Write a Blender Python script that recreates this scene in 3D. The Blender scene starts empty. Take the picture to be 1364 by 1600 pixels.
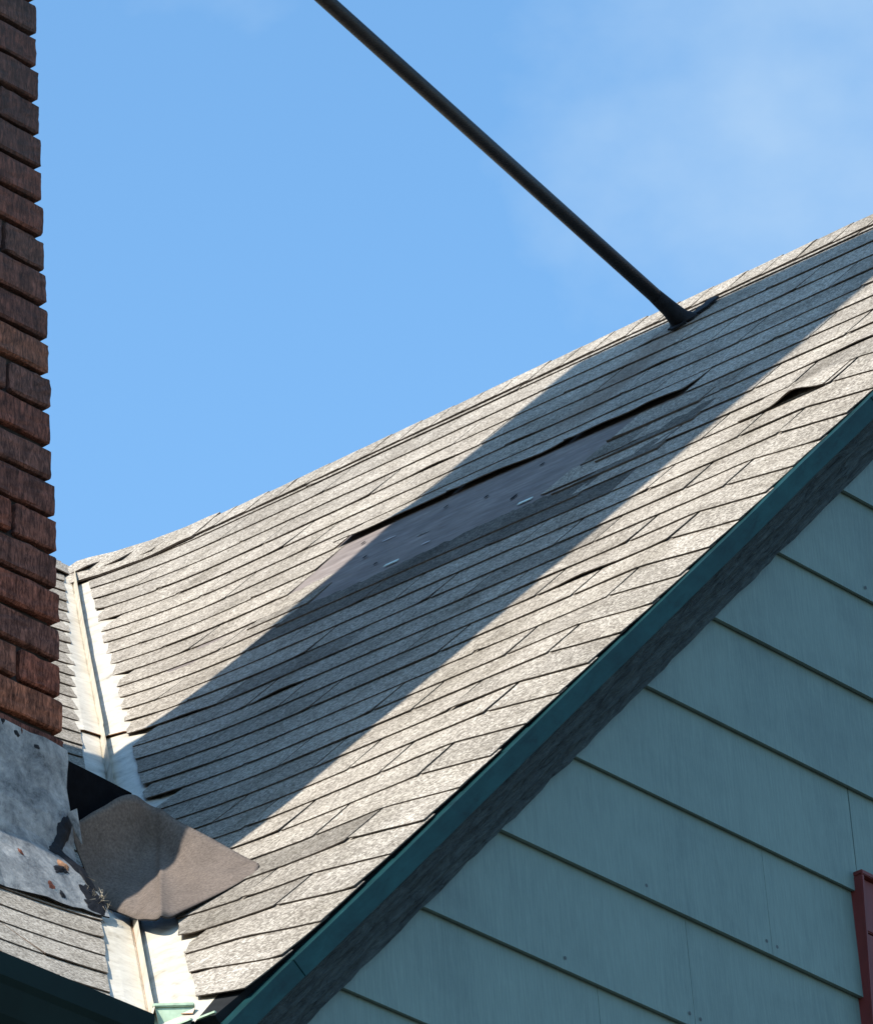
import bpy, bmesh, math, random
from mathutils import Vector, Matrix, noise as mnoise

random.seed(11)
scene = bpy.context.scene
R = math.radians

# ------------------------------------------------------------------ camera
CAM = Vector((-6.54338, -5.95445, -3.94927))
FW = Vector((0.67154594, 0.5695225, 0.47399385)).normalized()
RT = Vector((0.66019197, -0.7503365, -0.03378887)).normalized()
UP = RT.cross(FW).normalized()
cam_d = bpy.data.cameras.new('camera')
cam_d.sensor_fit = 'HORIZONTAL'
cam_d.sensor_width = 36.0
cam_d.lens = 10192.86 / 1364.0 * 36.0
cam_d.clip_start = 0.1
cam_d.clip_end = 3000.0
cam = bpy.data.objects.new('camera', cam_d)
scene.collection.objects.link(cam)
cam.matrix_world = Matrix(((RT.x, UP.x, -FW.x, CAM.x), (RT.y, UP.y, -FW.y, CAM.y),
                           (RT.z, UP.z, -FW.z, CAM.z), (0, 0, 0, 1)))
scene.camera = cam

# ------------------------------------------------------------------ light
SUN_EL = R(45.0)
SUN_H = Vector((-1.0, 0.05, 0.0)).normalized()          # where the sun stands, on the map
SUN_DIR = Vector((SUN_H.x * math.cos(SUN_EL), SUN_H.y * math.cos(SUN_EL), math.sin(SUN_EL)))
world = bpy.data.worlds.new('World')
scene.world = world
world.use_nodes = True
wn = world.node_tree
wn.nodes.clear()
w_out = wn.nodes.new('ShaderNodeOutputWorld')
w_bg = wn.nodes.new('ShaderNodeBackground')
w_sky = wn.nodes.new('ShaderNodeTexSky')
w_sky.sky_type = 'NISHITA'
w_sky.sun_disc = False
w_sky.sun_elevation = SUN_EL
w_sky.sun_rotation = math.atan2(SUN_H.x, SUN_H.y) % (2 * math.pi)
w_sky.altitude = 100.0
w_sky.air_density = 1.0
w_sky.dust_density = 0.1
w_sky.ozone_density = 3.0
w_bg.inputs['Strength'].default_value = 0.147
# thin high cloud
w_tc = wn.nodes.new('ShaderNodeTexCoord')
w_map = wn.nodes.new('ShaderNodeMapping')
w_map.inputs['Location'].default_value = (-0.0404, 2.1759, -2.0749)
w_map.inputs['Scale'].default_value = (1.0, 1.0, 1.5)
w_n = wn.nodes.new('ShaderNodeTexNoise')
w_n.inputs['Scale'].default_value = 7.0
w_n.inputs['Detail'].default_value = 7.0
w_n.inputs['Roughness'].default_value = 0.52
w_r = wn.nodes.new('ShaderNodeValToRGB')
w_r.color_ramp.elements[0].position = 0.535
w_r.color_ramp.elements[0].color = (0, 0, 0, 1)
w_r.color_ramp.elements[1].position = 0.74
w_r.color_ramp.elements[1].color = (0.62, 0.62, 0.62, 1)
w_mix = wn.nodes.new('ShaderNodeMixRGB')
w_mix.inputs['Color2'].default_value = (2.2, 2.8, 3.35, 1)
wn.links.new(w_tc.outputs['Generated'], w_map.inputs['Vector'])
wn.links.new(w_map.outputs['Vector'], w_n.inputs['Vector'])
wn.links.new(w_n.outputs['Fac'], w_r.inputs['Fac'])
wn.links.new(w_r.outputs['Color'], w_mix.inputs['Fac'])
w_hs = wn.nodes.new('ShaderNodeHueSaturation')
w_hs.inputs['Hue'].default_value = 0.490
w_hs.inputs['Saturation'].default_value = 1.10
wn.links.new(w_sky.outputs['Color'], w_hs.inputs['Color'])
wn.links.new(w_hs.outputs['Color'], w_mix.inputs['Color1'])
wn.links.new(w_mix.outputs['Color'], w_bg.inputs['Color'])
wn.links.new(w_bg.outputs['Background'], w_out.inputs['Surface'])

sun_d = bpy.data.lights.new('sun', 'SUN')
sun_d.energy = 3.95
sun_d.angle = R(0.53)
sun_d.color = (1.0, 0.93, 0.83)
sun = bpy.data.objects.new('sun', sun_d)
scene.collection.objects.link(sun)
sun.rotation_euler = SUN_DIR.to_track_quat('Z', 'Y').to_euler()
sun.location = (-20, 0, 20)

vs = scene.view_settings
scene.display_settings.display_device = 'sRGB'
vs.view_transform = 'Standard'
vs.look = 'None'
vs.exposure = 1.0
vs.gamma = 1.0
vs.use_curve_mapping = False
scene.cycles.max_bounces = 6

# ------------------------------------------------------------------ material helpers
class NT:
    def __init__(self, name):
        self.m = bpy.data.materials.new(name)
        self.m.use_nodes = True
        self.t = self.m.node_tree
        self.b = self.t.nodes['Principled BSDF']
    def n(self, kind, **kw):
        nd = self.t.nodes.new('ShaderNode' + kind)
        for k, v in kw.items():
            if k in nd.inputs.keys():
                nd.inputs[k].default_value = v
            else:
                setattr(nd, k, v)
        return nd
    def l(self, a, b):
        self.t.links.new(a, b)
    def coords(self, scale=(1, 1, 1), rot=(0, 0, 0)):
        tc = self.n('TexCoord')
        mp = self.n('Mapping')
        mp.inputs['Scale'].default_value = scale
        mp.inputs['Rotation'].default_value = rot
        self.l(tc.outputs['Object'], mp.inputs['Vector'])
        return mp.outputs['Vector']
    def slope_coords(self, scale=(1, 1, 1)):
        """coordinates turned into the wing roof's slope: x runs up the slope"""
        v = self.coords((1, 1, 1), (0, 0.7927, 0))
        mp = self.n('Mapping')
        mp.inputs['Scale'].default_value = scale
        self.l(v, mp.inputs['Vector'])
        return mp.outputs['Vector']
    def noise(self, vec, scale, detail=4.0, rough=0.55, dist=0.0):
        nd = self.n('TexNoise')
        nd.inputs['Scale'].default_value = scale
        nd.inputs['Detail'].default_value = detail
        nd.inputs['Roughness'].default_value = rough
        nd.inputs['Distortion'].default_value = dist
        self.l(vec, nd.inputs['Vector'])
        return nd.outputs['Fac']
    def ramp(self, fac, stops, interp='LINEAR'):
        nd = self.n('ValToRGB')
        cr = nd.color_ramp
        cr.interpolation = interp
        while len(cr.elements) < len(stops):
            cr.elements.new(0.5)
        for e, (p, c) in zip(cr.elements, stops):
            e.position = p
            e.color = c if len(c) == 4 else (c[0], c[1], c[2], 1)
        self.l(fac, nd.inputs['Fac'])
        return nd.outputs['Color']
    def mix(self, a, b, fac, mode='MIX'):
        nd = self.n('MixRGB')
        nd.blend_type = mode
        for s, v in (('Color1', a), ('Color2', b), ('Fac', fac)):
            if hasattr(v, 'is_output') or hasattr(v, 'links'):
                self.l(v, nd.inputs[s])
            elif s == 'Fac':
                nd.inputs[s].default_value = v
            else:
                nd.inputs[s].default_value = (v[0], v[1], v[2], 1)
        return nd.outputs['Color']
    def rand(self, lo, hi):
        oi = self.n('ObjectInfo')
        mr = self.n('MapRange')
        mr.inputs['To Min'].default_value = lo
        mr.inputs['To Max'].default_value = hi
        self.l(oi.outputs['Random'], mr.inputs['Value'])
        return mr.outputs['Result']
    def bump(self, h, strength, dist):
        nd = self.n('Bump')
        nd.inputs['Strength'].default_value = strength
        nd.inputs['Distance'].default_value = dist
        self.l(h, nd.inputs['Height'])
        self.l(nd.outputs['Normal'], self.b.inputs['Normal'])
    def done(self, col, rough=0.9, metal=0.0, spec=0.3):
        if isinstance(col, tuple):
            self.b.inputs['Base Color'].default_value = (col[0], col[1], col[2], 1)
        else:
            self.l(col, self.b.inputs['Base Color'])
        if hasattr(rough, 'links'):
            self.l(rough, self.b.inputs['Roughness'])
        else:
            self.b.inputs['Roughness'].default_value = rough
        self.b.inputs['Metallic'].default_value = metal
        self.b.inputs['Specular IOR Level'].default_value = spec
        return self.m


def mat_shingle(name, dark=1.0, vary=(0.88, 1.08)):
    k = NT(name)
    v = k.coords()
    vg = k.slope_coords((0.8, 1.0, 1.0))
    vo = k.n('TexVoronoi')
    vo.inputs['Scale'].default_value = 270.0
    k.l(vg, vo.inputs['Vector'])
    sep = k.n('SeparateColor')
    k.l(vo.outputs['Color'], sep.inputs['Color'])
    n1 = k.noise(vg, 300.0, 2.0, 0.6)
    n2 = k.noise(vg, 120.0, 3.0, 0.6)
    mx = k.mix(k.mix(sep.outputs['Red'], n1, 0.5), n2, 0.15)
    d = dark
    col = k.ramp(mx, [(0.24, (0.130 * d, 0.112 * d, 0.093 * d)), (0.42, (0.242 * d, 0.217 * d, 0.183 * d)),
                      (0.55, (0.330 * d, 0.298 * d, 0.254 * d)), (0.74, (0.50 * d, 0.462 * d, 0.40 * d))])
    st = k.noise(v, 5.0, 6.0, 0.6, 0.5)
    stc = k.ramp(st, [(0.30, (0.70, 0.68, 0.65)), (0.50, (0.97, 0.96, 0.95)), (0.72, (1.10, 1.09, 1.07))])
    col = k.mix(col, stc, 1.0, 'MULTIPLY')
    st2 = k.noise(v, 21.0, 4.0, 0.6)
    stc2 = k.ramp(st2, [(0.30, (0.80, 0.79, 0.78)), (0.55, (1, 1, 1))])
    col = k.mix(col, stc2, 0.8, 'MULTIPLY')
    # brown stain washed down the slope below the pipe boot
    sv = k.n('SeparateXYZ')
    k.l(k.slope_coords(), sv.inputs[0])
    def band(sock, lo, hi, soft):
        a_ = k.n('MapRange', interpolation_type='SMOOTHSTEP')
        a_.inputs['From Min'].default_value = lo - soft
        a_.inputs['From Max'].default_value = lo
        k.l(sock, a_.inputs['Value'])
        b_ = k.n('MapRange', interpolation_type='SMOOTHSTEP')
        b_.inputs['From Min'].default_value = hi + soft
        b_.inputs['From Max'].default_value = hi
        k.l(sock, b_.inputs['Value'])
        m_ = k.n('Math', operation='MULTIPLY')
        k.l(a_.outputs['Result'], m_.inputs[0])
        k.l(b_.outputs['Result'], m_.inputs[1])
        return m_.outputs[0]
    mm = k.n('Math', operation='MULTIPLY')
    k.l(band(sv.outputs['X'], 3.45, 3.80, 0.30), mm.inputs[0])
    k.l(band(sv.outputs['Y'], 1.18, 1.26, 0.05), mm.inputs[1])
    m3 = k.n('Math', operation='MULTIPLY')
    k.l(mm.outputs[0], m3.inputs[0])
    k.l(st2, m3.inputs[1])
    col = k.mix(col, (0.16 * d, 0.115 * d, 0.085 * d), m3.outputs[0])
    # long dirt and algae streaks down the slope
    dk = k.noise(k.slope_coords((0.22, 1.0, 1.0)), 7.0, 5.0, 0.6)
    col = k.mix(col, k.ramp(dk, [(0.32, (0.74, 0.73, 0.70)), (0.52, (1, 1, 1)), (0.75, (1.08, 1.08, 1.07))]), 0.8, 'MULTIPLY')
    rd = k.rand(vary[0], vary[1])
    cmb = k.n('CombineColor')
    for s in ('Red', 'Green', 'Blue'):
        k.l(rd, cmb.inputs[s])
    col = k.mix(col, cmb.outputs['Color'], 1.0, 'MULTIPLY')
    k.bump(mx, 0.5, 0.0020)
    return k.done(col, 0.95, 0, 0.15)


def mat_simple(name, c, rough=0.7, metal=0.0, spec=0.3, var=0.25, scale=30.0, bump=0.0, bdist=0.001, stretch=(1, 1, 1)):
    k = NT(name)
    v = k.coords(stretch)
    f = k.noise(v, scale, 5.0, 0.6)
    lo = tuple(x * (1 - var) for x in c)
    hi = tuple(min(1.0, x * (1 + var)) for x in c)
    col = k.ramp(f, [(0.3, lo), (0.7, hi)])
    if bump:
        k.bump(f, bump, bdist)
    return k.done(col, rough, metal, spec)


M = {}
M['shingle'] = mat_shingle('shingle_granules')
M['shingle_dark'] = mat_shingle('shingle_fresh_dark', 0.40, (0.9, 1.05))
M['shingle_mid'] = mat_shingle('shingle_weathered_dark', 0.72, (0.85, 1.05))
M['asphalt_edge'] = mat_simple('asphalt_edge', (0.11, 0.085, 0.068), 0.95, 0, 0.1, 0.4, 60)
M['deck'] = mat_simple('roof_deck_felt', (0.016, 0.017, 0.018), 0.95, 0, 0.1)
M['tar'] = mat_simple('roof_tar', (0.010, 0.0105, 0.013), 0.7, 0, 0.2, 0.4, 70, 0.5, 0.003)
M['tar_deep'] = mat_simple('tarred_felt', (0.004, 0.0045, 0.006), 0.9, 0, 0.05, 0.3, 50, 0.2, 0.002)

k = NT('old_underlayment')
v = k.coords((1.0, 0.25, 1.0))
f = k.noise(v, 60.0, 5.0, 0.65)
c1 = k.ramp(f, [(0.3, (0.152, 0.126, 0.113)), (0.55, (0.205, 0.174, 0.158)), (0.75, (0.28, 0.243, 0.225))])
f2 = k.noise(k.coords(), 9.0, 4.0, 0.6)
c1 = k.mix(c1, k.ramp(f2, [(0.35, (0.8, 0.8, 0.82)), (0.6, (1, 1, 1))]), 1.0, 'MULTIPLY')
k.bump(f, 0.3, 0.001)
M['underlay'] = k.done(c1, 0.9, 0, 0.2)

k = NT('grey_roofing_felt')
v = k.coords()
f = k.noise(v, 220.0, 3.0, 0.6)
f2 = k.noise(v, 14.0, 4.0, 0.6)
c1 = k.ramp(f, [(0.25, (0.080, 0.064, 0.054)), (0.75, (0.175, 0.143, 0.122))])
c1 = k.mix(c1, k.ramp(f2, [(0.3, (0.78, 0.77, 0.76)), (0.65, (1.05, 1.04, 1.03))]), 1.0, 'MULTIPLY')
k.bump(f, 0.25, 0.001)
M['felt'] = k.done(c1, 0.92, 0, 0.2)

k = NT('cream_painted_metal')
v = k.coords()
f = k.noise(v, 16.0, 6.0, 0.65, 0.6)
c1 = k.ramp(f, [(0.28, (0.30, 0.255, 0.185)), (0.42, (0.47, 0.425, 0.34)), (0.6, (0.575, 0.53, 0.44)), (0.8, (0.65, 0.615, 0.54))])
f2 = k.noise(v, 80.0, 4.0, 0.7)
c1 = k.mix(c1, k.ramp(f2, [(0.30, (0.62, 0.60, 0.57)), (0.45, (1, 1, 1))]), 0.7, 'MULTIPLY')
k.bump(f, 0.25, 0.004)
M['flash'] = k.done(c1, 0.45, 0.0, 0.4)
M['rust'] = mat_simple('rust_streak', (0.30, 0.155, 0.085), 0.9, 0, 0.2, 0.4, 60)

k = NT('brick_face')
v = k.coords((1.0, 1.0, 0.22))
f = k.noise(v, 170.0, 6.0, 0.75, 0.8)
v2 = k.coords()
g = k.noise(v2, 30.0, 5.0, 0.65)
gg = k.noise(v2, 7.0, 4.0, 0.6)
rd = k.rand(0.0, 1.0)
base = k.ramp(rd, [(0.0, (0.105, 0.052, 0.044)), (0.35, (0.20, 0.070, 0.046)), (0.65, (0.140, 0.068, 0.054)), (1.0, (0.27, 0.105, 0.062))])
base = k.mix(base, k.ramp(f, [(0.32, (0.22, 0.21, 0.21)), (0.47, (0.75, 0.74, 0.74)), (0.68, (2.1, 2.0, 1.9))]), 1.0, 'MULTIPLY')
base = k.mix(base, k.ramp(g, [(0.30, (0.40, 0.42, 0.45)), (0.55, (1, 1, 1)), (0.8, (1.25, 1.2, 1.15))]), 1.0, 'MULTIPLY')
# soot: the stack is blacker towards its top
sx = k.n('SeparateXYZ')
k.l(v2, sx.inputs[0])
mr = k.n('MapRange')
mr.inputs['From Min'].default_value = 1.0
mr.inputs['From Max'].default_value = 1.9
mr.inputs['To Min'].default_value = 0.0
mr.inputs['To Max'].default_value = 0.50
k.l(sx.outputs['Z'], mr.inputs['Value'])
sm = k.n('Math', operation='MULTIPLY')
k.l(mr.outputs['Result'], sm.inputs[0])
k.l(k.ramp(gg, [(0.3, (0.6, 0.6, 0.6)), (0.6, (1, 1, 1))]), sm.inputs[1])
base = k.mix(base, (0.075, 0.068, 0.066), sm.outputs[0])
k.bump(f, 0.9, 0.004)
M['brick'] = k.done(base, 0.95, 0, 0.15)
M['mortar'] = mat_simple('mortar', (0.035, 0.028, 0.026), 0.95, 0, 0.1, 0.4, 50, 0.6, 0.004)

k = NT('peeling_white_flashing')
v = k.coords()
f = k.noise(v, 19.0, 10.0, 0.76, 0.25)
f2 = k.noise(v, 60.0, 8.0, 0.78, 0.3)
f3 = k.noise(v, 4.5, 3.0, 0.5)
c1 = k.ramp(f, [(0.30, (0.03, 0.032, 0.035)), (0.40, (0.13, 0.137, 0.143)), (0.52, (0.24, 0.246, 0.246)), (0.66, (0.38, 0.38, 0.37)), (0.8, (0.52, 0.51, 0.49))])
c1 = k.mix(c1, k.ramp(f2, [(0.30, (0.35, 0.35, 0.36)), (0.44, (1, 1, 1))]), 0.85, 'MULTIPLY')
k.bump(f, 0.6, 0.006)
M['parge'] = k.done(c1, 0.8, 0, 0.25)

k = NT('grey_teal_siding')
v = k.coords((1.0, 1.0, 0.035))
f = k.noise(v, 260.0, 4.0, 0.65)
v2 = k.coords()
g = k.noise(v2, 4.5, 8.0, 0.72)
c1 = k.ramp(f, [(0.25, (0.104, 0.160, 0.150)), (0.6, (0.132, 0.196, 0.182)), (0.85, (0.160, 0.228, 0.212))])
c1 = k.mix(c1, k.ramp(g, [(0.32, (0.80, 0.81, 0.83)), (0.50, (0.98, 0.98, 0.98)), (0.68, (1.08, 1.07, 1.06))]), 1.0, 'MULTIPLY')
dr = k.noise(k.coords((1.0, 1.0, 0.06)), 26.0, 5.0, 0.7)
c1 = k.mix(c1, k.ramp(dr, [(0.30, (0.82, 0.83, 0.84)), (0.48, (1, 1, 1))]), 0.5, 'MULTIPLY')
k.bump(f, 0.45, 0.0014)
M['siding'] = k.done(c1, 0.55, 0, 0.35)

k = NT('weathered_rake_board')
v = k.slope_coords((0.10, 1.0, 1.0))
f = k.noise(v, 110.0, 8.0, 0.78, 1.6)
g = k.noise(k.coords(), 40.0, 6.0, 0.7)
c1 = k.ramp(f, [(0.34, (0.008, 0.011, 0.012)), (0.45, (0.034, 0.048, 0.052)), (0.62, (0.062, 0.084, 0.088)), (0.80, (0.12, 0.145, 0.148))])
c1 = k.mix(c1, k.ramp(g, [(0.3, (0.55, 0.55, 0.57)), (0.55, (1, 1, 1))]), 0.8, 'MULTIPLY')
k.bump(f, 0.9, 0.006)
M['rakewood'] = k.done(c1, 0.9, 0, 0.2)

k = NT('dark_teal_metal')
v = k.slope_coords((0.25, 1.0, 1.0))
f = k.noise(v, 60.0, 8.0, 0.75, 0.4)
g = k.noise(k.coords(), 9.0, 5.0, 0.6)
c1 = k.ramp(f, [(0.28, (0.002, 0.014, 0.016)), (0.45, (0.004, 0.030, 0.033)), (0.66, (0.006, 0.040, 0.044)), (0.78, (0.030, 0.075, 0.078))])
c1 = k.mix(c1, k.ramp(g, [(0.3, (0.7, 0.7, 0.72)), (0.6, (1.1, 1.1, 1.1))]), 1.0, 'MULTIPLY')
k.bump(g, 0.2, 0.004)
M['teal'] = k.done(c1, 0.5, 0.0, 0.15)
M['green'] = mat_simple('dark_green_gutter', (0.004, 0.013, 0.012), 0.7, 0.0, 0.12, 0.2, 9)
M['palegreen'] = mat_simple('pale_green_metal', (0.36, 0.47, 0.34), 0.6, 0.0, 0.3, 0.25, 60)
M['red'] = mat_simple('dark_red_paint', (0.115, 0.019, 0.017), 0.55, 0, 0.35, 0.25, 40, 0.3, 0.002, (1, 1, 0.15))
M['glass'] = NT('window_glass').done((0.02, 0.025, 0.03), 0.06, 0, 0.6)
M['black'] = mat_simple('black_painted_pipe', (0.009, 0.008, 0.009), 0.55, 0.0, 0.4, 0.5, 60, 0.3, 0.002)
M['nail'] = mat_simple('nail_head', (0.06, 0.075, 0.08), 0.6, 0.2)
M['white'] = mat_simple('pale_strip', (0.55, 0.66, 0.60), 0.6)
M['felt_pale'] = mat_simple('scuffed_felt', (0.42, 0.40, 0.40), 0.9)
M['debris'] = mat_simple('dry_debris', (0.30, 0.26, 0.20), 0.95, 0, 0.1, 0.5, 90)
M['wall'] = mat_simple('painted_wall', (0.12, 0.18, 0.19), 0.7)

k = NT('ground')
v = k.coords()
f = k.noise(v, 0.6, 8.0, 0.6)
c1 = k.ramp(f, [(0.35, (0.055, 0.062, 0.050)), (0.55, (0.085, 0.088, 0.080)), (0.75, (0.13, 0.128, 0.118))])
M['ground'] = k.done(c1, 0.95, 0, 0.1)

# ------------------------------------------------------------------ object helpers
def link(o, parent=None):
    scene.collection.objects.link(o)
    if parent is not None:
        o.parent = parent
    return o


def mesh(name, verts, faces, mats, parent=None, fmat=None, smooth=False):
    me = bpy.data.meshes.new(name)
    me.from_pydata([tuple(p) for p in verts], [], faces)
    if not isinstance(mats, (list, tuple)):
        mats = [mats]
    for m in mats:
        me.materials.append(M[m])
    if fmat:
        for pl, i in zip(me.polygons, fmat):
            pl.material_index = i
    if smooth:
        for pl in me.polygons:
            pl.use_smooth = True
    me.update()
    o = bpy.data.objects.new(name, me)
    return link(o, parent)


def empty(name, loc, parent=None):
    o = bpy.data.objects.new(name, None)
    o.location = loc
    o.empty_display_size = 0.1
    return link(o, parent)


def fix_normals(o):
    bm = bmesh.new()
    bm.from_mesh(o.data)
    bmesh.ops.recalc_face_normals(bm, faces=bm.faces[:])
    bm.to_mesh(o.data)
    bm.free()
    return o


def box_pts(p, ax, ay, az):
    """eight corners from an origin and three edge vectors"""
    p, ax, ay, az = Vector(p), Vector(ax), Vector(ay), Vector(az)
    return [p, p + ax, p + ax + ay, p + ay, p + az, p + ax + az, p + ax + ay + az, p + ay + az]


BOX_F = [(0, 3, 2, 1), (4, 5, 6, 7), (0, 1, 5, 4), (1, 2, 6, 5), (2, 3, 7, 6), (3, 0, 4, 7)]


def box(name, p, ax, ay, az, mat, parent=None, bevel=0.0):
    o = mesh(name, box_pts(p, ax, ay, az), BOX_F, mat, parent)
    fix_normals(o)
    if bevel:
        bm = bmesh.new()
        bm.from_mesh(o.data)
        bmesh.ops.bevel(bm, geom=bm.edges[:], offset=bevel, segments=2, affect='EDGES', clamp_overlap=True)
        bm.to_mesh(o.data)
        bm.free()
    return o


def grid_sheet(name, P, nu, nv, thick, mats, parent, edge_slot=0, smooth=True):
    """P(i,j) -> (top point, bottom point); a closed thin slab"""
    V, F, FM = [], [], []
    for j in range(nv + 1):
        for i in range(nu + 1):
            a, b = P(i, j)
            V.append(a)
            V.append(b)
    def t(i, j): return 2 * (j * (nu + 1) + i)
    def b(i, j): return t(i, j) + 1
    for j in range(nv):
        for i in range(nu):
            F.append((t(i, j), t(i + 1, j), t(i + 1, j + 1), t(i, j + 1))); FM.append(0)
            F.append((b(i, j), b(i, j + 1), b(i + 1, j + 1), b(i + 1, j))); FM.append(edge_slot)
    for i in range(nu):
        F.append((b(i, 0), b(i + 1, 0), t(i + 1, 0), t(i, 0))); FM.append(edge_slot)
        F.append((t(i, nv), t(i + 1, nv), b(i + 1, nv), b(i, nv))); FM.append(edge_slot)
    for j in range(nv):
        F.append((t(0, j), t(0, j + 1), b(0, j + 1), b(0, j))); FM.append(edge_slot)
        F.append((b(nu, j), b(nu, j + 1), t(nu, j + 1), t(nu, j))); FM.append(edge_slot)
    return mesh(name, V, F, mats, parent, FM, smooth=False)


def nz(x, y, z=0.0):
    return mnoise.noise(Vector((x, y, z)))


def lerp(a, b, t):
    return a + (b - a) * t


def sstep(t):
    t = max(0.0, min(1.0, t))
    return t * t * (3 - 2 * t)

# ------------------------------------------------------------------ roof geometry
TAN_W = 1.01482
PW = math.atan(TAN_W)
CW, SW = math.cos(PW), math.sin(PW)
NW = Vector((-SW, 0, CW))
RIDGE_S = 4.129
RIDGE_X, RIDGE_Z = RIDGE_S * CW, RIDGE_S * SW
V0, VK = 0.19, 1.018                                   # valley on the map: y = V0 + VK x
TAN_M = TAN_W / VK
PM = math.atan(TAN_M)
CM, SM = math.cos(PM), math.sin(PM)
NM = Vector((0, -SM, CM))
RIDGE_Y = V0 + RIDGE_Z / TAN_M
RAKE_Y = 0.055


def belly(d):
    d = max(0.0, d)
    return 0.0254 * max(0.0, 1 - d / 0.42) ** 2


def uneven(a, b):
    return 0.0024 * math.sin(1.9 * a + 0.7 * b + 0.4) + 0.0010 * math.sin(3.7 * b - 1.1 * a) + 0.0009 * nz(a * 4.0, b * 4.0, 3.3)


def WP(s, y, h=0.0):
    """point on the wing roof: s up the slope, y along the ridge, h proud of it"""
    x = s * CW
    d = h + belly(V0 + VK * x - y) + uneven(s, y)
    if y < 0.205:
        d -= 0.12 * (0.205 - y) - 0.004 * math.exp(-((y - 0.205) / 0.03) ** 2) * 0
    return Vector((x, y, s * SW)) + NW * d


def MP(s, x, h=0.0):
    """point on the main roof: s up the slope, x along the ridge"""
    y = V0 + s * CM
    d = h + belly((y - V0) / VK - x) + 0.5 * uneven(s + 7.0, x + 3.0)
    return Vector((x, y, s * SM)) + NM * d


def wing_edge(s):
    return V0 + VK * s * CW - (0.107 - 0.0125 * s)


def main_edge(s):
    return (s * CM) / VK - (0.104 - 0.0125 * s)


# course lines on the wing
butts = [-0.040]
while butts[-1] < RIDGE_S - 0.06:
    s = butts[-1]
    butts.append(s + 0.1215 + 0.030 * sstep((s - 2.5) / 1.5))

house = empty('house', (0, 0, -5.45))
house['label'] = 'teal sided house with steep grey shingle gable roof, missing some shingles'
house['category'] = 'house'
HINV = Matrix.Translation((0, 0, 5.45))


def adopt(o):
    """parent to the house while the mesh keeps its world coordinates"""
    o.parent = house
    o.matrix_parent_inverse = HINV
    return o


# ground
ground = mesh('ground', [(-900, -900, -5.45), (900, -900, -5.45), (900, 900, -5.45), (-900, 900, -5.45)], [(0, 1, 2, 3)], 'ground')
ground['kind'] = 'structure'

# ---- wing roof deck
def deck_w(i, j):
    s = 0.012 + (RIDGE_S - 0.012) * j / 40
    ymax = V0 + VK * s * CW
    y = RAKE_Y + 0.02 + (max(ymax, RAKE_Y + 0.04) - RAKE_Y - 0.02) * i / 24
    return WP(s, y, -0.004), WP(s, y, -0.024)


wing_roof = adopt(grid_sheet('wing_roof', deck_w, 24, 40, 0.02, 'deck', None))
wing_roof['label'] = 'steep grey shingle roof slope with a bare torn patch'


def shingle(parent, PT, edge, s0, e, y0, y1, lift=0.0, bumps=(), mat='shingle', hb=0.0062, jit=0.0016, name='shingle',
            seed=None, over=0.028, nu=None):
    """one tab; PT places it, edge trims it at the valley, bumps = [(centre, width, height)] open its lower edge"""
    L = e + over
    sd = random.random() * 100 if seed is None else seed
    if y1 > edge(s0):
        y1c = edge(s0)
    else:
        y1c = y1
    if y1c - y0 < 0.012:
        return None
    nu = nu or max(4, int((y1c - y0) / 0.028) + 1)
    curl_a, curl_b = (max(0.0, random.gauss(0.0, 0.0012)) for _ in range(2))
    skew = random.uniform(-0.0016, 0.0016)
    ds = random.uniform(-0.0015, 0.0015)
    def P(i, j):
        ts = (0.0, 0.45, 1.0)[j]
        s = s0 + L * ts
        ye = min(y1, edge(s) + (0.006 * nz(s * 31, sd) if y1 > edge(s) else 0))
        ya = max(ye, y0 + 0.004)
        u = i / nu
        y = lerp(y0, ya, u)
        h = hb - (0.0027 / e) * (s - s0)
        lf = lift * (0.75 + 0.5 * nz(y * 9, sd))
        lf += curl_a * max(0.0, 1 - u / 0.16) ** 2 + curl_b * max(0.0, 1 - (1 - u) / 0.16) ** 2
        for c, w, a in bumps:
            lf += a * math.exp(-((y - c) / w) ** 2)
        h += lf * (1 - ts) ** 1.6
        so = 0.0
        if j == 0:
            so = ds + skew * (2 * u - 1) + jit * nz(y * 42, sd * 3.1) + 0.5 * jit * nz(y * 160, sd)
        a = PT(s + so, y, h)
        b = PT(s + so, y, h - 0.0020 * (1 if j < 2 else 0.6))
        return a, b
    return grid_sheet(name, P, nu, 2, 0, [mat, 'asphalt_edge'], parent, 1)


GAPS = []
def missing(s0, y0, y1):
    """tabs blown off the wing roof"""
    mid = 0.5 * (y0 + y1)
    if 2.64 < s0 < 3.12:
        return (0.80 < mid < 1.62)
    return False


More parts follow.
